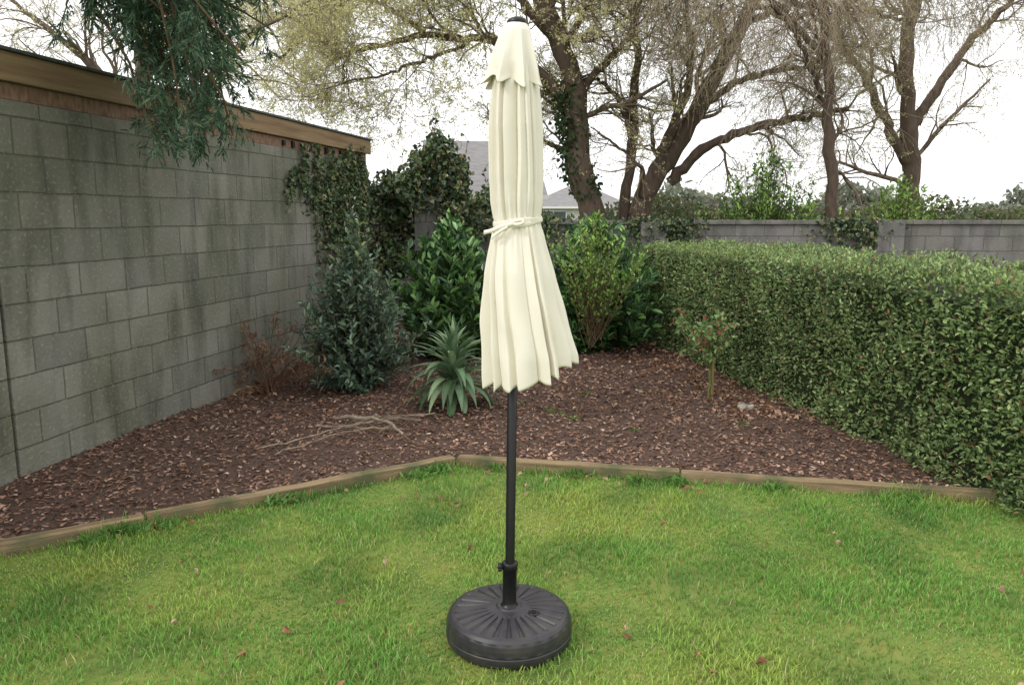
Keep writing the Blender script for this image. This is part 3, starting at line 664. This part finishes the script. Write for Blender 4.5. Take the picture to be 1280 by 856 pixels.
t1 = [(P3([(1.80, 0), (1.66, 1.3), (1.45, 2.1), (1.17, 2.68), (1.24, 3.25), (1.20, 3.97), (.94, 4.69), (.66, 5.26), (.42, 5.8), (.1, 6.8), (-.2, 7.8)], 15), .29, .11),
      (P3([(1.22, 3.5), (.75, 4.05), (.25, 4.5), (-.35, 4.88), (-1.05, 4.88), (-1.6, 4.95), (-2.1, 4.85), (-2.7, 4.72), (-3.3, 4.5)], 15), .115, .03),
      (P3([(.42, 5.8), (-.6, 6.4, .2), (-1.9, 6.3, .5), (-3.4, 5.6, .8), (-4.6, 4.7, 1)], 15), .09, .025),
      (P3([(.9, 4.75), (-.1, 5.7, -.4), (-1.4, 5.9, -.9), (-2.8, 5.5, -1.3), (-4.1, 4.7, -1.6)], 15), .08, .02),
      (P3([(1.22, 3.9), (1.7, 4.4, .2), (2.2, 5.0, .3), (2.5, 5.9, .4)], 15), .08, .03),
      (P3([(.94, 4.7), (1.3, 5.3, -.3), (1.9, 5.9, -.6), (2.4, 6.6, -.8)], 15), .07, .03),
      (P3([(-1.6, 4.95), (-2.2, 5.5, .5), (-3.2, 5.9, 1), (-4.3, 5.7, 1.4)], 15), .05, .02),
      (P3([(-.6, 4.9), (-1.3, 4.5, -.4), (-2.2, 4.1, -.8), (-3.0, 3.9, -1)], 15), .04, .015)]
tree('budding_tree', t1, 13, 1.9, 8, 1.0, 6, .55, 3, .28, bud, 100000, ivy=(P3([(1.45, 2.1), (1.15, 2.7), (1.1, 3.3), (1.0, 4.0)], 15), .2, 900), bud=.042)
t2 = [(P3([(2.3, 0), (2.45, 1.6), (2.75, 2.3), (3.15, 2.9), (3.6, 3.68), (3.97, 4.4), (4.4, 5.26), (4.75, 6.0), (5.0, 7.0)], 15.6), .24, .10),
      (P3([(2.2, .8), (2.2, 1.9), (2.35, 2.8), (2.36, 3.97), (2.42, 4.7), (2.3, 5.5), (2.2, 6.6)], 15.6), .12, .05),
      (P3([(2.55, 1.9), (3.0, 3.1, -.2), (3.3, 3.9, -.3), (3.4, 4.7, -.4), (3.2, 5.6, -.5)], 15.6), .12, .04),
      (P3([(3.1, 2.3), (3.6, 2.85, -.2), (4.2, 3.2, -.4), (5.0, 3.4, -.6), (6.2, 3.6, -.8)], 15.6), .11, .04),
      (P3([(2.4, 2.9), (2.1, 3.9), (1.6, 4.3), (1.25, 4.25)], 15.6), .06, .03),
      (P3([(3.6, 3.7), (4.3, 4.2, .2), (5.2, 4.5, .4), (6.4, 4.6, .6)], 15.6), .08, .03),
      (P3([(4.4, 5.2), (5.2, 5.6, -.2), (6.3, 5.5, -.4), (7.4, 5.1, -.6)], 15.6), .07, .03)]
tree('spreading_tree', t2, 12, 1.7, 7, .9, 6, .5, 2, .26, L(190, 186, 136), 34000)
# weeping birch at the right
t3 = [(P3([(5.6, 0), (5.5, 2), (5.3, 4), (5.1, 6), (5.0, 7.2)], 13.6), .12, .05),
      (P3([(5.3, 4.2), (4.3, 5.2), (3.5, 5.6), (2.9, 5.5)], 13.6), .06, .02), (P3([(5.15, 5), (4.4, 6), (3.7, 6.3), (3.2, 6.1)], 13.6), .05, .02),
      (P3([(5.2, 4.6), (6, 5.6), (7, 5.9), (7.8, 5.6)], 13.6), .06, .02), (P3([(5.3, 3.5), (4.7, 4.4, -.4), (4.1, 4.9, -.8), (3.6, 4.8, -1)], 13.6), .05, .02)]
tree('weeping_birch', t3, 10, 1.4, 7, 1.3, 5, 1.1, 2, .7, L(176, 168, 120), 9000, droop=-.34, bud=.025, rt=.003)
t4 = [(P3([(-8.5, 0), (-8.4, 2.5), (-8.7, 5), (-8.4, 8)], 19), .28, .1), (P3([(-8.4, 3), (-7, 5), (-5.6, 6.2), (-4.2, 6.6)], 19), .14, .04),
      (P3([(-8.5, 3.4), (-10, 5.3), (-11.6, 6.6)], 19), .14, .04), (P3([(-8.6, 4.8), (-7.6, 6.6), (-7, 8.6)], 19), .1, .04)]
tree('bare_tree', t4, 11, 2.3, 7, 1.2, 5, .65, 2, .33, bud, 14000, bud=.045, rt=.0045)
t5 = [(P3([(8.5, 0), (8.6, 2.5), (8.2, 5), (8.6, 8)], 17), .22, .1), (P3([(8.5, 2.6), (7.4, 4.6), (6.2, 5.8)], 17), .12, .04), (P3([(8.4, 3.4), (9.6, 5.3), (10.9, 6.6)], 17), .12, .04)]
tree('bare_tree', t5, 11, 2.1, 7, 1.1, 5, .6, 2, .3, bud, 10000, bud=.04, rt=.0045)

# distant hedges / trees mass
acc = Acc(); n = 26000; x = rng.uniform(-42, 42, n); hh = 2.7+1.1*wav(x, x*0, .5, 51)+.5*wav(x, x*0, 2.2, 52)
z = hh*rng.uniform(0, 1, n)**.7; pos = np.stack([x, 58+rng.normal(0, 1.2, n), z], 1)
leaves(acc, pos, rng.normal(size=(n, 3)), .5, .3, L(122, 128, 112)*rng.uniform(.7, 1.25, n)[:, None])  # distance haze is mixed into this grey-green leaf colour
acc.make('distant_trees', M_leaf)
acc = Acc(); n = 16000; x = rng.uniform(-6, 12, n); hh = 1.85+.25*wav(x, x*0, 1.3, 53); z = hh*rng.uniform(0, 1, n)**.6
pos = np.stack([x, 17.6+rng.normal(0, .3, n), z], 1); leaves(acc, pos, rng.normal(size=(n, 3)), .12, .06, np.array([L(100, 116, 74), L(120, 112, 82), L(84, 98, 62)])[rng.integers(0, 3, n)])
acc.make('boundary_hedge', M_leaf)

# ------------------------------------------------------------------ conifer standing beyond the side wall, boughs hanging over it
acc = Acc(); A, B = limb([(-4.35, 4.15, 0), (-4.3, 4.17, 2), (-4.33, 4.15, 4.2), (-4.3, 4.15, 7.0)], .16, .04, 30, .004); tubes(acc, A, B, 14, L(104, 82, 66), rough=.04)
bo = []
for i in range(54):
    z0 = rng.uniform(2.75, 5.2); ex = rng.uniform(-2.45, -1.50); e_y = rng.uniform(4.6, 5.9); ez = rng.uniform(1.95, 3.6)
    if ez < 2.5 and ex > -1.6: ex -= .1
    hi = max(z0, 2.95)+.25
    P, R = limb([(-4.3, 4.15, z0), (-3.6, 4.15+(e_y-4.15)*.35, hi), ((-3.6+ex)/2, 4.15+(e_y-4.15)*.7, max(hi+.1, 2.95)), (ex-.18, e_y, (hi+ez)/2), (ex, e_y+.03, ez)], .026, .006, 16, .01)
    bo.append((P, R))
for i in range(18):
    z0 = rng.uniform(2.6, 6.2); a0 = rng.uniform(1.8, 4.9); r_ = rng.uniform(.8, 1.6)
    P, R = limb([(-4.3, 4.15, z0), (-4.3+r_*.5*math.cos(a0), 4.15+r_*.5*math.sin(a0), z0+.2), (-4.3+r_*math.cos(a0), 4.15+r_*math.sin(a0), z0-.1)], .026, .006, 16, .01); bo.append((P, R))
P1 = np.concatenate([q[0] for q in bo]); R1 = np.concatenate([q[1] for q in bo]); tubes(acc, P1, R1, 5, L(96, 78, 60))
P2, R2 = spawn(P1, R1, 21, .30, 1, .36, 45, .08, -.03, 6, .5, .4, rmin=.003); P2[..., 2] = np.maximum(P2[..., 2], 1.85); tubes(acc, P2, R2, 3, L(84, 84, 58))
P3c, R3 = spawn(P2, R2, 8, .1, 1, .15, 42, .06, -.04, 4, .6, .5, rmin=.002)
o = acc.make('conifer_tree', M_bark, True)
acc = Acc(); N3 = len(P3c)
for q in range(3):
    for r_ in range(3):
        pos = P3c[:, q]; D = norm(P3c[:, q+1]-P3c[:, q])+rng.normal(size=(N3, 3))*.35
        leaves(acc, pos, D, rng.uniform(.035, .07, N3), rng.uniform(.006, .012, N3), np.array([L(66, 94, 74), L(82, 112, 86), L(52, 76, 60), L(100, 126, 92)])[rng.integers(0, 4, N3)], fold=.1, droop=.2)
acc.make('conifer_sprays', M_leaf, parent=o)

# ------------------------------------------------------------------ houses
m_render = mat('white_render', L(206, 204, 196), L(190, 188, 180), 4, .9, .2)
m_tile = mat('roof_tiles', L(142, 140, 140), L(124, 122, 122), 3, .85, .5, 8, stretch=(1, 1, 6), spec=.2)  # tile greys lightened, haze painted into the roof colour
m_glass = mat('window_glass', L(70, 80, 88), L(90, 100, 108), 2, .1)
m_fr = mat('white_upvc', L(220, 220, 218), L(210, 210, 208), 3, .4)
def house(loc, w, d, eave, ridge, rz, hip, wins):
    e = empty('bungalow', loc); e.rotation_euler = (0, 0, rz)
    a = Acc(); box(a, (0, 0, eave/2), (w, d, eave))
    if not hip:
        for s in (-1, 1): a.add([[s*w/2, -d/2, eave], [s*w/2, d/2, eave], [s*w/2, 0, ridge-.05]], None, [[0, 1, 2]])
    a.make('walls', m_render, parent=e)
    a = Acc(); o_ = .35; ww = w/2+.25; dd = d/2+o_; ze = eave-.08; hp = (d/2 if hip else 0)
    V = [[-ww, -dd, ze], [ww, -dd, ze], [ww, dd, ze], [-ww, dd, ze], [-ww+hp, 0, ridge], [ww-hp, 0, ridge]]
    a.add(V, [[0, 1, 5, 4], [2, 3, 4, 5]], [[0, 4, 3], [1, 2, 5]] if hip else None)
    a.make('roof', m_tile, parent=e).modifiers.new('t', 'SOLIDIFY').thickness = .12
    a = Acc(); box(a, (0, -dd-.012, ze-.06), (2*ww, .1, .12)); a.make('gutter', m_fr, parent=e)
    for i, (wx, wz, sw, sh) in enumerate(wins):
        a = Acc(); y_ = -d/2-.03
        for px_, pz_, sx, sz in ((0, sh/2, sw, .07), (0, -sh/2, sw, .07), (-sw/2, 0, .07, sh-.075), (sw/2, 0, .07, sh-.075), (0, 0, .05, sh-.075)): box(a, (wx+px_, y_, wz+pz_), (sx, .06, sz))
        a.make('window_frame_%d' % i, m_fr, parent=e); a = Acc(); box(a, (wx, y_+.015, wz), (sw-.07, .02, sh-.07)); a.make('window_glass_%d' % i, m_glass, parent=e)
house((-1.15, 27, 0), 3.2, 6.0, 2.35, 4.15, .12, False, [(.2, 1.5, 1.3, 1.1)])
house((4.4, 52, 0), 6.4, 6.6, 2.3, 3.8, -.1, True, [(1.5, 1.4, 1.6, 1.1), (-1.5, 1.4, 1.6, 1.1)])

# ------------------------------------------------------------------ light, sky, camera
w = bpy.data.worlds.new('World'); scene.world = w; w.use_nodes = True; nt = w.node_tree; N = nt.nodes; K = nt.links
sky = N.new('ShaderNodeTexSky'); sky.sky_type = 'NISHITA'; sky.sun_disc = False; sky.sun_elevation = math.radians(42); sky.sun_rotation = math.radians(240)
sky.dust_density = 4; sky.air_density = 1.0; sky.ozone_density = 1
hs = N.new('ShaderNodeHueSaturation'); hs.inputs['Saturation'].default_value = .3
K.new(sky.outputs[0], hs.inputs['Color'])
# overcast veil with soft cloud variation over the clear-sky model
tc = N.new('ShaderNodeTexCoord'); mp = N.new('ShaderNodeMapping'); mp.inputs['Scale'].default_value = (1, 1, 3); K.new(tc.outputs['Generated'], mp.inputs[0])
cn = N.new('ShaderNodeTexNoise'); cn.inputs['Scale'].default_value = 2.2; cn.inputs['Detail'].default_value = 5; K.new(mp.outputs[0], cn.inputs['Vector'])
cr = N.new('ShaderNodeMix'); cr.data_type = 'RGBA'; cr.inputs[6].default_value = (9.6, 9.7, 10.0, 1); cr.inputs[7].default_value = (12.2, 12.1, 11.9, 1); K.new(cn.outputs['Fac'], cr.inputs[0])
mx = N.new('ShaderNodeMix'); mx.data_type = 'RGBA'; mx.inputs[0].default_value = .88
K.new(hs.outputs[0], mx.inputs[6]); K.new(cr.outputs[2], mx.inputs[7])
K.new(mx.outputs[2], N['Background'].inputs['Color']); N['Background'].inputs['Strength'].default_value = .15
sl = bpy.data.lights.new('sun', 'SUN'); sl.energy = 1.5; sl.angle = math.radians(14); sl.color = (1, .96, .9)
so = bpy.data.objects.new('sun', sl); scene.collection.objects.link(so)
az = math.radians(240); el = math.radians(42)
sdir = Vector((math.sin(az)*math.cos(el), math.cos(az)*math.cos(el), math.sin(el)))
so.rotation_euler = sdir.to_track_quat('Z', 'Y').to_euler()
cam = bpy.data.cameras.new('camera'); co = bpy.data.objects.new('camera', cam); scene.collection.objects.link(co)
cam.sensor_width = 36; cam.lens = 27.28; cam.clip_end = 1500; co.location = (0, 0, 1.65); co.rotation_euler = (math.radians(90-9.25), 0, 0)
scene.camera = co
scene.view_settings.view_transform = 'Standard'; scene.view_settings.look = 'None'; scene.view_settings.exposure = 0
